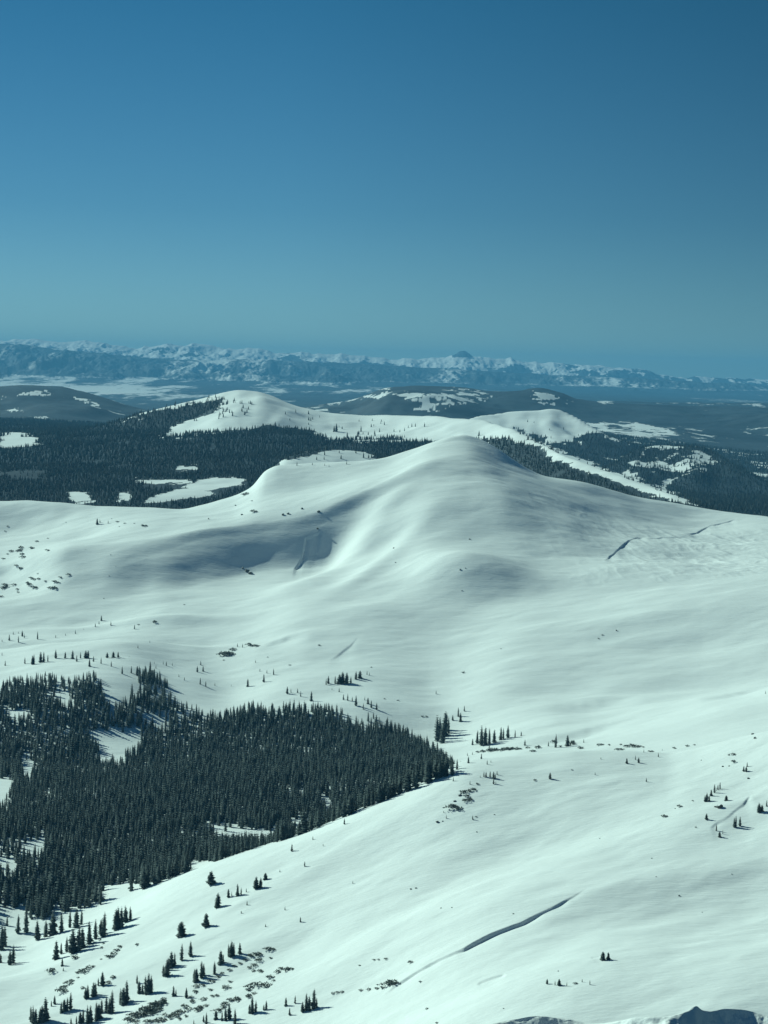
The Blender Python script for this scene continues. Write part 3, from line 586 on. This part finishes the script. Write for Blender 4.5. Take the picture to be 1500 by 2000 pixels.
# (phrase, ox, oy, scale, entries) ; entry = (x, base row, height[, kind]) kind: c narrow tree, w broad tree, s dwarf pine, r rock
CL = [
 ('in the row below the forest edge at lower left', 0,1780,.2133, [(165,200,180),(240,195,230),(345,262,190),(420,232,165),(485,215,215),(565,190,190),(640,150,170),(700,150,190),(745,120,150)]),
 ('in the clump above the curving ski track', 0,1780,.2133, [(515,440,180),(560,390,110),(610,370,145),(665,385,250),(720,365,255),(755,335,200)]),
 ('in the line running uphill right of that clump', 0,1780,.2133, [(820,300,215),(875,255,190),(950,230,235),(925,215,150),(1060,170,200),(1085,160,210),(1115,150,200),(1150,100,160),(1195,80,130)]),
 ('at the left picture edge beside the snow track', 0,1780,.2133, [(12,350,230),(45,320,210),(90,490,150),(120,475,175),(5,470,90)]),
 ('of the small plants on open snow left of the dwarf pines', 0,1780,.2133, [(485,560,65,'s'),(570,500,75),(580,545,35),(672,435,60,'s'),(705,400,20,'s')]),
 ('in the pair of clumps at the very bottom left', 0,1780,.2133, [(285,1010,150),(300,1031,175),(328,1030,150),(365,1020,150),(385,1015,165),(420,1000,225),(470,870,60),(500,850,85)]),
 ('in the pointed clump low on the left slope', 0,1780,.2133, [(560,930,110),(590,915,120),(615,910,130),(645,900,170),(785,800,110),(805,795,130),(855,780,140),(875,765,120)]),
 ('of the slim trees above the bottom left thicket', 0,1780,.2133, [(900,680,75),(940,680,135),(1105,850,150),(1130,855,170),(1160,830,210),(1255,660,85)]),
 ('in the thicket at the bottom edge, lower left', 0,1780,.2133, [(650,1031,60),(700,1031,80),(735,1025,110),(760,1020,130),(800,1031,180),(830,1020,170),(880,1000,180),(905,985,150),(930,930,130),(975,930,170),(1000,935,150),(1025,930,220)]),
 ('in the dark group left of the slope thicket', 0,1780,.2133, [(1275,750,120),(1305,755,100),(1335,760,180),(1360,755,200),(1385,745,170)]),
 ('of the dwarf pines strung along the lower left bank', 0,1780,.2133, [(910,265,30,'s'),(940,300,30,'s'),(935,335,25,'s'),(980,420,40,'s'),(1010,425,50,'s'),(1040,395,55,'s'),(1075,360,45,'s'),(1095,330,40,'s'),(1255,310,28,'s'),(925,440,18,'s')]),
 ('of the dwarf pines above the bottom left clumps', 0,1780,.2133, [(700,570,38,'s'),(740,560,45,'s'),(780,560,60,'s'),(820,520,50,'s'),(855,510,30,'s'),(715,610,22,'s'),(635,665,60,'s'),(660,640,40,'s'),(560,750,85,'s'),(590,700,50,'s'),(750,710,40,'s'),(1000,660,50,'s'),(1030,610,45,'s')]),
 ('of the scrubby dwarf pines at the thicket foot', 0,1780,.2133, [(1190,1010,90,'s'),(1210,960,60,'s'),(1265,960,90,'s'),(1300,950,100,'s'),(1345,930,120,'s'),(1400,915,120,'s'),(1430,870,90,'s'),(1250,1020,50,'s'),(1480,860,80,'s')]),
 ('standing alone high on the lower left snow slope', 280,1780,.24, [(310,205,130,'w'),(510,125,115,'w'),(1280,85,40),(995,125,25),(795,15,20)]),
 ('in the dark clump with long shadows, lower left centre', 280,1780,.24, [(165,530,100),(190,530,150),(205,480,110),(225,455,135),(255,440,110),(310,400,145),(385,365,130)]),
 ('of the trees along the top of the shrubby bank', 280,1780,.24, [(580,510,110),(630,430,120),(650,415,70),(695,370,110),(715,370,135),(735,360,110),(785,345,95)]),
 ('of the slim trees in the middle of the shrubby bank', 280,1780,.24, [(415,570,110),(430,575,120),(475,540,140),(490,520,100),(245,690,90),(265,690,60),(350,705,90)]),
 ('in the clump at the foot of the shrubby bank', 280,1780,.24, [(590,880,80),(640,890,80),(670,890,120),(700,880,140),(745,917,130),(490,900,60),(512,917,100),(410,917,40)]),
 ('right of the shrubby bank near the picture bottom', 280,1780,.24, [(865,830,80),(885,830,145),(915,820,100),(980,805,50),(1000,800,80),(1160,770,75),(1235,750,70),(1190,845,65)]),
 ('in the dark lone clump at bottom centre left', 280,1780,.24, [(1295,820,90),(1325,805,150),(1350,805,120),(1385,790,170),(1410,785,90)]),
 ('of the dwarf pines on the upper shrubby bank', 280,1780,.24, [(1025,315,45,'s'),(1050,315,40,'s'),(930,360,50,'s'),(900,350,35,'s'),(870,370,45,'s'),(945,405,50,'s'),(905,450,45,'s'),(950,495,50,'s'),(890,490,35,'s'),(855,460,30,'s'),(1030,385,25,'s'),(820,400,30,'s'),(780,430,30,'s'),(740,450,30,'s'),(700,485,35,'s')]),
 ('of the dwarf pines down the left of the shrubby bank', 280,1780,.24, [(640,510,30,'s'),(600,535,35,'s'),(560,575,40,'s'),(530,570,30,'s'),(560,695,35,'s'),(600,690,35,'s'),(680,625,50,'s'),(700,580,30,'s'),(540,645,35,'s'),(430,615,40,'s'),(420,660,40,'s'),(480,610,40,'s'),(390,700,30,'s')]),
 ('of the dwarf pines in the line crossing the right bank', 280,1780,.24, [(850,650,40,'s'),(870,620,55,'s'),(905,600,50,'s'),(950,600,60,'s'),(1000,610,55,'s'),(1030,545,50,'s'),(1060,570,30,'s'),(1090,500,45,'s'),(1130,470,35,'s'),(1165,480,50,'s'),(1205,475,35,'s'),(905,670,30,'s')]),
 ('of the dwarf pines in the low tangle above the bottom edge', 280,1780,.24, [(760,725,50,'s'),(710,735,50,'s'),(670,760,50,'s'),(640,790,50,'s'),(600,820,50,'s'),(860,700,50,'s'),(490,720,40,'s'),(510,770,30,'s'),(460,790,50,'s'),(400,740,50,'s'),(430,810,60,'s'),(370,800,55,'s'),(330,780,45,'s')]),
 ('of the dwarf pines in the left corner of the tangle', 280,1780,.24, [(300,830,55,'s'),(260,850,55,'s'),(220,870,55,'s'),(180,850,40,'s'),(150,890,60,'s'),(100,900,45,'s'),(60,905,40,'s'),(290,880,35,'s'),(340,860,35,'s'),(130,760,60,'s'),(90,770,60,'s'),(50,800,70,'s'),(160,720,40,'s'),(30,900,40,'s')]),
 ('in the scatter below the foreground crest', 0,1600,.5, [(825,255,55,'w'),(850,345,60,'w'),(892,305,35),(905,300,20),(928,300,50),(942,295,30),(1000,272,50,'w'),(1018,268,42,'w'),(1037,236,28,'w'),(962,285,18)]),
 ('of the lone saplings on the crest above the forest', 0,1600,.5, [(1140,125,30),(1345,20,25),(1222,80,15),(1262,105,12),(1190,185,22),(1093,207,14)]),
 ('of the lone saplings on the blank middle slope', 0,1600,.5, [(965,335,18),(943,368,12),(1113,355,18),(1173,402,22),(1037,420,12),(1378,252,14)]),
 ('of the dwarf pines left of the lower end of the crack', 0,1600,.5, [(1300,682,14,'s'),(1318,680,14,'s'),(1335,676,14,'s'),(1410,670,14,'s'),(1440,668,14,'s'),(1470,666,16,'s'),(1490,662,16,'s'),(1460,552,12,'s'),(1480,550,10,'s'),(1405,572,8,'s')]),
 ('of the plants beside the lower end of the crack', 750,1600,.5, [(8,548,12,'s'),(105,560,18,'s'),(8,655,34,'s'),(30,650,40,'s'),(142,637,10,'s'),(166,742,12,'s'),(206,798,12,'s')]),
 ('in the dark pair alone on the lower right snow', 750,1600,.5, [(855,550,34,'w'),(876,549,30,'w')]),
 ('in the short row below the lower right slope', 750,1600,.5, [(637,644,22,'w'),(668,648,20,'w'),(684,650,28,'w'),(714,652,20),(748,643,14,'s'),(774,636,14),(804,646,20,'w')]),
 ('of the stones dotting the smooth lower right slope', 750,1600,.5, [(467,740,5,'r'),(680,594,6,'r'),(222,348,6,'r'),(265,346,5,'r'),(505,370,6,'r'),(1045,153,6,'r'),(1063,225,5,'r'),(1153,300,7,'r'),(1358,215,6,'r'),(105,274,8,'r'),(125,270,7,'r'),(362,50,5,'r'),(1218,32,6,'s'),(843,76,4,'r'),(1243,364,4,'r')]),
 ('of the saplings at the crest beside the forest corner', 820,1420,.2267, [(150,395,50),(288,465,40),(418,310,60),(410,248,32),(453,238,30),(530,275,50),(580,322,42),(612,305,25)]),
 ('in the dark cluster just below the middle crest', 820,1420,.2267, [(520,435,25),(552,430,50),(570,430,50),(605,430,55),(635,445,65),(650,440,45),(665,410,40),(635,490,60),(655,490,30)]),
 ('of the plants on the rocky rib below the middle crest', 820,1420,.2267, [(432,495,40),(488,495,25,'s'),(455,550,50,'s'),(385,575,55,'s'),(420,560,35,'s'),(405,600,40,'s'),(400,642,55,'s'),(430,625,40,'s'),(345,590,30,'r'),(272,708,80,'s'),(310,710,60,'s'),(300,640,22,'r')]),
 ('of the small plants downhill of the rocky rib', 820,1420,.2267, [(228,788,38,'w'),(205,738,22),(150,822,30,'r'),(195,812,14,'r'),(455,797,42,'w'),(485,775,16,'s'),(490,905,12,'r')]),
 ('of the bushes on the open face below the crest', 820,1420,.2267, [(992,462,25,'s'),(1122,447,58,'w'),(1310,372,14,'s'),(642,755,12,'r')]),
 ('of the dwarf pines lining the middle of the crest', 820,1420,.2267, [(500,220,30,'s'),(545,215,35,'s'),(600,210,50,'s'),(625,210,55,'s'),(655,205,50,'s'),(700,205,40,'s'),(725,200,45,'s'),(755,198,50,'s'),(785,195,50,'s'),(835,195,40,'s'),(865,195,30,'s'),(930,185,30,'s'),(975,212,40,'s'),(1015,182,45,'s'),(1380,185,38,'s')]),
 ('of the trees breaking the skyline of the middle crest', 820,1420,.2267, [(905,160,55),(598,180,45),(1108,165,45),(1170,175,120),(1148,135,40,'s'),(1215,172,26,'s'),(1272,165,100),(1305,152,55,'s'),(1320,140,40,'s'),(1412,135,38)]),
 ('of the bushes along the right half of the crest', 1160,1400,.2267, [(45,246,32,'s'),(70,245,30,'s'),(130,247,24,'s'),(230,242,20,'s'),(200,290,30,'s'),(235,288,30,'s'),(290,260,42,'s'),(322,262,52,'s'),(362,264,52,'s'),(430,264,18,'s'),(690,275,28,'s'),(805,255,30,'s'),(865,245,20,'s')]),
 ('of the low firs just below the right crest', 1160,1400,.2267, [(430,307,32,'w'),(475,303,26,'s'),(495,303,24,'s'),(588,292,22,'w'),(555,345,40,'w'),(283,402,48,'w'),(358,370,42,'w'),(385,396,48,'w'),(452,560,42,'w'),(60,366,22,'w'),(10,500,26)]),
 ('in the string of firs on the right slope', 1160,1400,.2267, [(955,732,60),(972,730,80,'w'),(992,725,50),(1010,682,58,'w'),(1038,655,80),(1052,640,40),(1068,630,50),(1086,622,62)]),
 ('of the plants at the rim of the right hand hollow', 1160,1400,.2267, [(1140,722,48,'w'),(1320,430,45),(1290,470,48,'w'),(1312,474,50,'w'),(1210,392,36,'s'),(1195,332,38,'s'),(1160,332,20,'s'),(735,778,38,'s'),(610,862,44,'s'),(850,726,16,'s')]),
 ('of the dark firs at the right picture edge', 1160,1400,.2267, [(970,887,58,'w'),(880,957,24,'w'),(1208,952,90),(1222,950,102),(1258,942,88),(1055,982,60),(1082,1036,50,'w'),(1110,1010,42,'w'),(1422,822,85,'w'),(1448,816,60,'w'),(1488,772,60)]),
 ('of the rocks poking from the right hand hollow', 1160,1400,.2267, [(1110,430,18,'r'),(1165,425,14,'r'),(1385,186,24,'r'),(1368,152,24,'r'),(1330,532,24,'r'),(1085,782,50,'r'),(1055,778,36,'r'),(700,792,10,'r'),(50,1050,8,'r'),(925,375,10,'r')]),
 ('in the dark group between forest and bowl floor', 400,1230,.36, [(1262,605,145),(1275,590,120),(1300,575,135),(1310,545,100),(1290,615,130),(1322,560,90),(1375,470,52),(1387,498,52),(1408,442,32),(1345,492,32)]),
 ('in the round topped clump above the forest', 400,1230,.36, [(658,298,36),(670,292,44),(707,292,44),(732,292,52,'w'),(748,292,66,'w'),(770,292,62,'w'),(792,290,40),(820,268,44,'w'),(842,262,42,'w'),(880,244,26,'w'),(893,248,20,'w')]),
 ('of the saplings below the round topped clump', 400,1230,.36, [(690,326,12),(729,337,24),(752,380,32),(775,385,40),(800,387,26),(820,412,58),(868,382,20),(885,402,36),(903,422,42),(932,434,42),(860,432,34),(915,482,36)]),
 ('of the scattered trees above the forest top', 400,1230,.36, [(233,308,45),(320,284,46),(337,236,22),(373,244,36),(299,226,18),(275,179,18),(5,309,32),(55,304,20),(143,306,12),(447,347,42),(467,342,26),(503,342,26),(520,362,32),(578,387,56)]),
 ('of the tiny trees on the smooth bowl floor', 400,1230,.36, [(1255,349,22,'w'),(1407,233,16,'w'),(1182,472,12,'s'),(1200,472,12,'s'),(461,193,10,'s'),(622,86,14,'s'),(905,205,8,'s'),(1050,385,10,'s'),(975,376,10,'s'),(342,150,8,'s'),(102,166,8,'s')]),
 ('in the bushy row on the snow bump', 400,1230,.36, [(92,140,34,'s'),(112,142,44,'s'),(130,140,40,'s'),(152,112,28,'s'),(177,92,22),(205,96,24,'w'),(238,86,24,'s'),(255,90,24,'s'),(272,92,24,'s')]),
 ('of the lone trees on the low snow shelf at left', 0,1180,.2667, [(15,276,22),(68,266,46),(97,222,26),(135,280,52),(135,215,18),(163,236,46),(178,248,38),(275,257,60),(408,246,26,'w'),(480,231,20,'w'),(552,217,32,'w'),(612,186,10)]),
 ('of the trees on the drift below the shaded wall', 0,1180,.2667, [(698,166,30),(725,146,26,'w'),(742,121,40),(812,156,34,'w'),(985,182,36,'w'),(1015,151,15,'s'),(1135,136,36,'s'),(1350,6,10,'s')]),
 ('of the trees along the top of the left forest', 0,1180,.2667, [(15,376,28),(38,451,40),(182,436,50),(238,442,70),(248,440,76),(298,426,80),(320,426,80),(350,421,55),(408,396,66),(478,396,50,'w'),(532,401,66),(562,420,50),(590,396,46)]),
 ('of the trees at the right end of the left forest', 0,1180,.2667, [(628,396,60,'w'),(645,396,60,'w'),(655,456,58),(685,421,42),(740,436,50),(785,393,42,'w'),(830,391,46,'w'),(865,389,42,'w'),(815,456,42),(1100,482,68),(1130,436,18),(1142,470,26)]),
 ('of the saplings in the gap right of the left forest', 0,1180,.2667, [(1195,441,28,'w'),(1218,450,34,'w'),(1262,451,26),(1445,497,46),(1470,446,36),(1487,492,42),(1467,587,52),(1350,557,26),(1310,532,22),(1097,282,18),(1010,322,26),(945,386,10)]),
 ('of the dwarf pines high on the left shoulder', 0,960,.2133, [(195,520,44,'s'),(185,540,30,'s'),(103,552,34,'s'),(155,550,30,'s'),(178,550,28,'s'),(205,610,46,'s'),(200,580,36,'s'),(280,526,40,'s'),(335,459,22,'s'),(433,546,32,'s'),(437,431,14,'s'),(70,576,18,'s'),(30,620,26,'s')]),
 ('of the dwarf pines low on the left shoulder', 0,960,.2133, [(150,682,26,'s'),(175,712,34,'s'),(200,708,30,'s'),(40,858,36,'s'),(70,872,36,'s'),(20,890,44,'s'),(125,862,36,'s'),(155,900,30,'s'),(165,925,24,'s'),(15,966,34,'s'),(55,880,30,'s')]),
 ('of the dwarf pines trailing from the left shoulder', 0,960,.2133, [(285,800,34,'s'),(305,810,34,'s'),(350,808,30,'s'),(250,848,40,'s'),(275,862,40,'s'),(305,880,40,'s'),(335,888,34,'s'),(345,756,14,'s'),(420,826,22,'s'),(505,830,34,'s'),(530,838,30,'s'),(460,892,44,'s'),(495,892,50,'s'),(550,792,30,'s'),(625,766,30,'s')]),
 ('of the stones in the left of the shaded bowl', 0,960,.2133, [(1012,580,8,'r'),(1060,688,6,'r'),(1000,774,9,'r'),(950,980,10,'r'),(785,532,6,'r')]),
 ('of the plants behind the left shoulder', 0,960,.2133, [(890,302,60,'w'),(915,285,36,'w'),(990,292,34),(1020,252,10,'s'),(1075,282,22,'s'),(1143,294,18,'s'),(1093,322,10,'s'),(1230,294,12,'s'),(1300,318,28,'s'),(1330,318,30,'s'),(70,322,18,'s'),(45,366,14,'s'),(605,283,10,'s')]),
 ('of the rocks on the ridge flank above the bowl', 0,620,.5, [(955,695,16,'s'),(965,690,14,'s'),(990,762,22,'s'),(985,718,8,'s'),(945,772,8,'r'),(1105,772,14,'r'),(1125,768,14,'r'),(1180,748,9,'r'),(815,788,7,'r'),(920,735,6,'r'),(1245,760,10,'r')]),
 ('of the rocks in the shaded and rounded bowl walls', 750,960,.5, [(38,222,6,'r'),(335,187,7,'r'),(298,306,8,'r'),(318,300,5,'r'),(305,388,5,'r'),(45,278,5,'r'),(836,575,6,'s'),(853,562,6,'s'),(908,544,8,'r')]),
 ('of the tiny firs on the open floor right of the forest', 750,960,.5, [(311,709,10,'s'),(203,790,14,'w'),(457,615,5,'s'),(1490,790,14,'w')]),
 ('in the snow crusted outcrop of the shaded bowl', 0,960,.5, [(965,312,18,'r'),(978,322,18,'r'),(948,300,10,'r'),(1240,146,10,'r')]),
 ('of the tiny trees on the snowy knoll behind the ridge', 0,620,.5, [(1160,579,18,'w'),(1220,576,10,'w'),(1237,556,12),(1266,555,12),(1268,579,10,'w'),(1285,583,10,'w'),(1325,529,10,'w'),(1332,551,14),(1354,573,13,'w'),(1390,530,12,'w'),(1420,548,20,'w'),(1440,549,13,'w')]),
 ('of the specks of trees on the long far snow ridge', 0,620,.5, [(1314,446,34),(1305,446,20),(1356,471,20,'w'),(1398,466,24,'w'),(1410,446,20,'w'),(1075,430,24,'w'),(1155,372,12,'w'),(1132,402,8,'w'),(915,327,12,'w'),(945,336,12,'w'),(1450,428,12,'w'),(1115,378,10,'w')]),
]
behind = ('in the tall dark group rising behind the crest', [(932,1452,27),(940,1456,40),(948,1455,37),(956,1453,32),(965,1450,26),(978,1445,26),(983,1443,22),(992,1441,26),(1006,1440,15),(1018,1437,9),(923,1455,13)])
SMALL = []      # the smallest conifers join the wood meshes: past about 300 of a kind
def register(phrase, pts):
    """pts: list of (px, row, h_px, kind, x, y, z)"""
    pts.sort(key=lambda p: p[0])
    phrase = re.sub(r'^of the [a-z ]*?(pines|trees|saplings|plants|firs|stones|rocks|bushes) ', '', phrase)
    kinds = {}
    for p in pts: kinds.setdefault('c' if p[3] in 'cw' else p[3], []).append(p)
    for kk, ps in kinds.items():
        noun = {'c': 'conifer', 's': 'dwarf pine', 'r': 'rock'}[kk]
        grp = {'c': 'conifers scattered over the snow', 's': 'dwarf pines poking through the snow', 'r': 'rocks poking through the snow'}[kk]
        for i, (px, row, h, kd, x, y, z) in enumerate(ps):
            hm = h * y / FPX
            form = {'c': '', 'w': 'bushy ', 's': '', 'r': ''}[kd]
            o = '' if len(ps) == 1 else (ORD[i] + ' from left, ' if i < len(ORD) else 'last on right, ')
            lab = (size_word(h) + ' ' if kk == 'c' else '') + form + noun + ', ' + o + phrase
            ws = lab.split()
            lab = lab.replace('bushy ', '') if len(ws) > 16 else lab
            if len(lab.split()) > 16: print('LONG', lab)
            if kk == 'c': add_conifer(x, y, z, hm, kd == 'w', lab, grp, h >= 24)
            else: add_low(kk, x, y, z, hm, lab, grp)
for phrase, ox, oy, sc, ent in CL:
    pts = []
    for e in ent:
        px, row, h = ox + e[0] * sc, oy + e[1] * sc, e[2] * sc; kd = e[3] if len(e) > 3 else 'c'
        if row > 2035: continue
        x, y, z = place(px, row)
        if kd in 'cw' and h < 10.5: SMALL.append((x, y, z, h * y / FPX, kd)); continue
        pts.append((px, row, h, kd, x, y, z))
    register(phrase, pts)
pts = []
for px, row, h in behind[1]:
    x, y, z = place(px, row)
    if y < 1600: x, y, z = place(px, row - 9)
    pts.append((px, row, h, 'c', x, y, z))
register(behind[0], pts)
print('listed conifers', N_CONIFER)

# ------------------------------------------------------------------ the two woods
def multi_conifers(name, P, hts, seeds_crowns, mat, label, category, seed=3, wf=(.85, 1.2)):
    """all trees of a wood in one mesh"""
    r = np.random.default_rng(seed); Vs = []; Q = []; T = []; off = 0
    which = r.integers(0, len(seeds_crowns), len(P))
    for k, (V, F) in enumerate(seeds_crowns):
        q, t3 = split_faces(F); s = np.where(which == k)[0]; n = len(s)
        if not n: continue
        a = r.uniform(0, 6.28, n); w_ = r.uniform(*wf, n); c, sn = np.cos(a), np.sin(a); h = hts[s]
        vx = (V[None, :, 0] * c[:, None] - V[None, :, 1] * sn[:, None]) * (h * w_)[:, None] + P[s, 0][:, None]
        vy = (V[None, :, 0] * sn[:, None] + V[None, :, 1] * c[:, None]) * (h * w_)[:, None] + P[s, 1][:, None]
        vz = V[None, :, 2] * h[:, None] + (P[s, 2] - .03 * h)[:, None]
        Vs.append(np.stack([vx, vy, vz], -1).reshape(-1, 3))
        o = off + np.arange(n)[:, None, None] * len(V)
        Q.append((q[None] + o).reshape(-1, 4))
        if len(t3): T.append((t3[None] + o).reshape(-1, 3))
        off += n * len(V)
    me = mesh_np(name, np.concatenate(Vs), np.concatenate(Q), np.concatenate(T) if T else None, mat)
    return props(link(name, me), label, category, 'stuff')

def jitter_grid(y0, y1, u0, u1, sp):
    ys = np.arange(y0, y1, sp); out = []
    for y in ys:
        xs = np.arange(u0 * y, u1 * y, sp); xs = xs + rng.uniform(-.48, .48, len(xs)) * sp
        out.append(np.stack([xs, y + rng.uniform(-.48, .48, len(xs)) * sp], 1))
    return np.concatenate(out)
P = jitter_grid(1440, 2500, -.262, .045, 4.9)
zz = zinterp(Z, P[:, 0], P[:, 1]); px, py = to_px(P[:, 0], P[:, 1], zz)
hts = (6 + 10.5 * rng.random(len(P)) ** .8) * (1 + .35 * vnoise(P[:, 0] / 60, P[:, 1] / 60, 9))
hp = hts / P[:, 1] * FPX
ok = np.zeros(len(P), bool)
wbx = fbm(P[:, 0], P[:, 1], 30, 3, 19) * 18; wby = fbm(P[:, 0], P[:, 1], 30, 3, 29) * 18
for p in FOREST_NEAR: ok |= in_poly(px + wbx, py - .8 * hp + wby * .6, p) & in_poly(px + wbx, py + wby * .5, p)
for p in CLEAR_NEAR:
    for f in (.1, .4, .7): ok &= ~(in_poly(px + wbx * 1.2, py - f * hp + wby * .5, p) & (rng.random(len(P)) < .9))
# thinner canopy towards the upper edge and in random small gaps
dens = .95 - .3 * (fbm(P[:, 0], P[:, 1], 70, 2, 139) > .22) - .55 * sstep(2150, 2420, P[:, 1]) * (vnoise(P[:, 0] / 40, P[:, 1] / 40, 39) > -.05)
ok &= rng.random(len(P)) < dens
P = P[ok]; zz = zz[ok]; hts = hts[ok]; px = px[ok]; py = py[ok]; hp = hp[ok]
P3 = np.column_stack([P, zz])
o = np.argsort(P[:, 1]); vis = []
for i in o:
    if len(vis) >= max(0, 300 - N_CONIFER): break
    if not (-5 < px[i] < 1505) or py[i] > 1990: continue
    qx, qy, qz = place(px[i], py[i] - .25 * hp[i])
    if qy > P[i, 1] - 4: vis.append(i)
vis = np.array(vis, int); mask = np.ones(len(P), bool); mask[vis] = False
for i in vis:
    add_conifer(P3[i, 0], P3[i, 1], P3[i, 2], hts[i], False, 'tall dark conifer in the front rank of the dense valley forest', 'conifers in the front rank of the valley forest', True)
print('forest trees', mask.sum(), 'conifer objects', N_CONIFER)
MIDC = [conifer(s, 9, 6, R) for s, R in ((11, .17), (12, .15), (13, .19), (14, .145), (15, .165))]
sm = np.array([q[:4] for q in SMALL if q[1] < 3760]); smf = np.array([q[:4] for q in SMALL if q[1] >= 3760])
multi_conifers('conifer_forest', np.vstack([P3[mask], sm[:, :3]]), np.concatenate([hts[mask], sm[:, 3]]), MIDC, M_NEEDLE, 'dense dark conifer forest filling the valley below the bowl', 'forest', 3, (1.0, 1.35))

FARC = [conifer(s, 3, 4, R) for s, R in ((21, .22), (22, .26), (23, .20))]
Pf = []
for y0, y1, sp in ((3780, 5000, 8.5), (5000, 7200, 11.5), (7200, 9500, 17)):
    Pf.append(np.column_stack([g := jitter_grid(y0, y1, -.235, .235, sp), np.full(len(g), sp)]))
Pf = np.concatenate(Pf); zz = zinterp(Z, Pf[:, 0], Pf[:, 1])
cv = zinterp(fm, Pf[:, 0], Pf[:, 1]); px, py = to_px(Pf[:, 0], Pf[:, 1], zz)
wbf = fbm(Pf[:, 0], Pf[:, 1], 120, 5, 71, .7)
wbf2 = fbm(Pf[:, 0], Pf[:, 1], 90, 4, 171, .7)
fz = vnoise(Pf[:, 0] / 45, Pf[:, 1] / 45, 49) * .5
ok = (cv + fz > .5) | ((cv > .02) & (rng.random(len(Pf)) < .25)) 
ok &= ~((vnoise(Pf[:, 0] / 90, Pf[:, 1] / 60, 259) > .36) & (Pf[:, 1] < 6500) & (rng.random(len(Pf)) < .9))
# stragglers on the snow beside the woods
ok |= (rng.random(len(Pf)) < .012 * (vnoise(Pf[:, 0] / 200, Pf[:, 1] / 200, 59) > .05)) & (py > 835)
for p, q in (([(320,795),(420,775),(500,790),(480,812),(400,822),(330,832)], .16), ([(560,800),(700,815),(850,825),(850,858),(700,852),(600,838)], .035), ([(560,885),(740,885),(740,905),(560,905)], .03),
             ([(1000,815),(1100,830),(1180,860),(1100,875),(1040,850)], .05), ([(1225,870),(1390,870),(1390,940),(1240,930)], .12), ([(940,858),(1330,960),(1330,985),(940,890)], .10)):
    ok |= in_poly(px, py, p) & (rng.random(len(Pf)) < q * (.4 + 2.4 * np.clip(vnoise(Pf[:, 0] / 35, Pf[:, 1] / 60, 77) + .25, 0, 1)))
for p in CLEAR_FAR:
    for f in (4, 8): ok &= ~(in_poly(px + wbf * 22, py - f + wbf2 * 9, p) & (rng.random(len(Pf)) < .85))
Pf = Pf[ok]; zz = zz[ok]
hf = rng.uniform(6, 11.5, len(Pf)) * np.clip(Pf[:, 2] / 9, 1, 1.35)
multi_conifers('far_forest', np.vstack([np.column_stack([Pf[:, :2], zz]), smf[:, :3]]), np.concatenate([hf, smf[:, 3] * 1.3]), FARC, M_FAR, 'dark blue conifer woods on the plateau and hills beyond the ridge', 'forest', 5, (1.0, 1.5))
print('far trees', len(Pf))

# ------------------------------------------------------------------ wind-carved snow bank close to the camera, lower right
nu, nv = 760, 260
uu = np.linspace(.02, .32, nu); c = np.array([(700,2075),(860,2012),(930,1999),(1000,1985),(1050,1978),(1110,1984),(1160,1992),(1210,1986),(1250,1979),(1300,1979),(1340,1968),(1360,1958),(1372,1966),(1385,1968),(1420,1963),(1450,1965),(1490,1975),(1560,1990),(1700,2040),(1950,2100)], float)
cu, cs = dirs(c[:, 0], c[:, 1] + 7); cy = 430 + 5 * np.sin(uu * 70 + 1); cz = pchip(cu, cs, uu) * cy
vv = np.linspace(-1, 1, nv); dy = np.sign(vv) * np.abs(vv) ** 2.2 * 60
XX = uu[None] * (cy[None] + dy[:, None]); YY = cy[None] + dy[:, None] + 0 * uu[None]
steep = .50 - .50 * np.exp(-((uu - .1475) / .003) ** 2) + .6 * sstep(.153, .158, uu) + .6 * np.exp(-((uu - .134) / .004) ** 2)
front = -np.sqrt((steep[None] * np.minimum(dy, 0)[:, None]) ** 2 + .2) + .45
back = -(.36 * np.maximum(dy, 0)[:, None] ** 1.0)
wx = XX + fbm(XX, YY, 7, 2, 37) * 2.5
carve = (ridged(wx * .45 + YY * .9, wx * .5 - YY * .25, 3.4, 4, 7) * .45 + fbm(XX, YY, 2.4, 4, 17, .5) * .6 - .2)
fr = np.clip(-dy[:, None] / .7, .12, 1)
ZZ = cz[None] + front + back + carve * fr * (.5 + .5 * sstep(.15, .17, uu)[None]) + fbm(XX, YY * .5, 9, 3, 27) * .6 * np.clip(np.abs(dy[:, None]) / 3, 0.25, 1)
V = np.stack([XX, YY, ZZ], -1).reshape(-1, 3); i = (np.arange(nv - 1)[:, None] * nu + np.arange(nu - 1)[None]).ravel()
bank = link('snow_bank', mesh_np('snow_bank', V, np.stack([i, i + 1, i + 1 + nu, i + nu], 1), None, snow_material('carved_snow', False, .25, .4, 3), True))
props(bank, 'wind carved snow bank with shaded face at the bottom right', 'snow bank', 'structure')
# ------------------------------------------------------------------ haze
HZ = 2.95e-5
def box(name, lo, hi):
    V = np.array([[x, y, z] for z in (lo[2], hi[2]) for y in (lo[1], hi[1]) for x in (lo[0], hi[0])], float)
    F = np.array([[0, 2, 3, 1], [4, 5, 7, 6], [0, 1, 5, 4], [2, 6, 7, 3], [0, 4, 6, 2], [1, 3, 7, 5]])
    return mesh_np(name, V, F)
hz = link('haze', box('haze', (-16000, -300, float(Z.min()) - 5), (17000, 53000, float(Z.max()) + 15)))
props(hz, 'thin blue haze filling the air towards the far range', 'haze', 'stuff')
m, t, b = new_mat('haze_air'); t.nodes.remove(b)
pv = t.nodes.new('ShaderNodeVolumePrincipled'); pv.inputs['Color'].default_value = (.18, .59, 1, 1); pv.inputs['Density'].default_value = HZ
pv.inputs['Anisotropy'].default_value = 0.0
t.links.new(pv.outputs[0], t.nodes['Material Output'].inputs['Volume'])
hz.data.materials.append(m)
print('zrange', Z.min(), Z.max(), 'rows', NR)
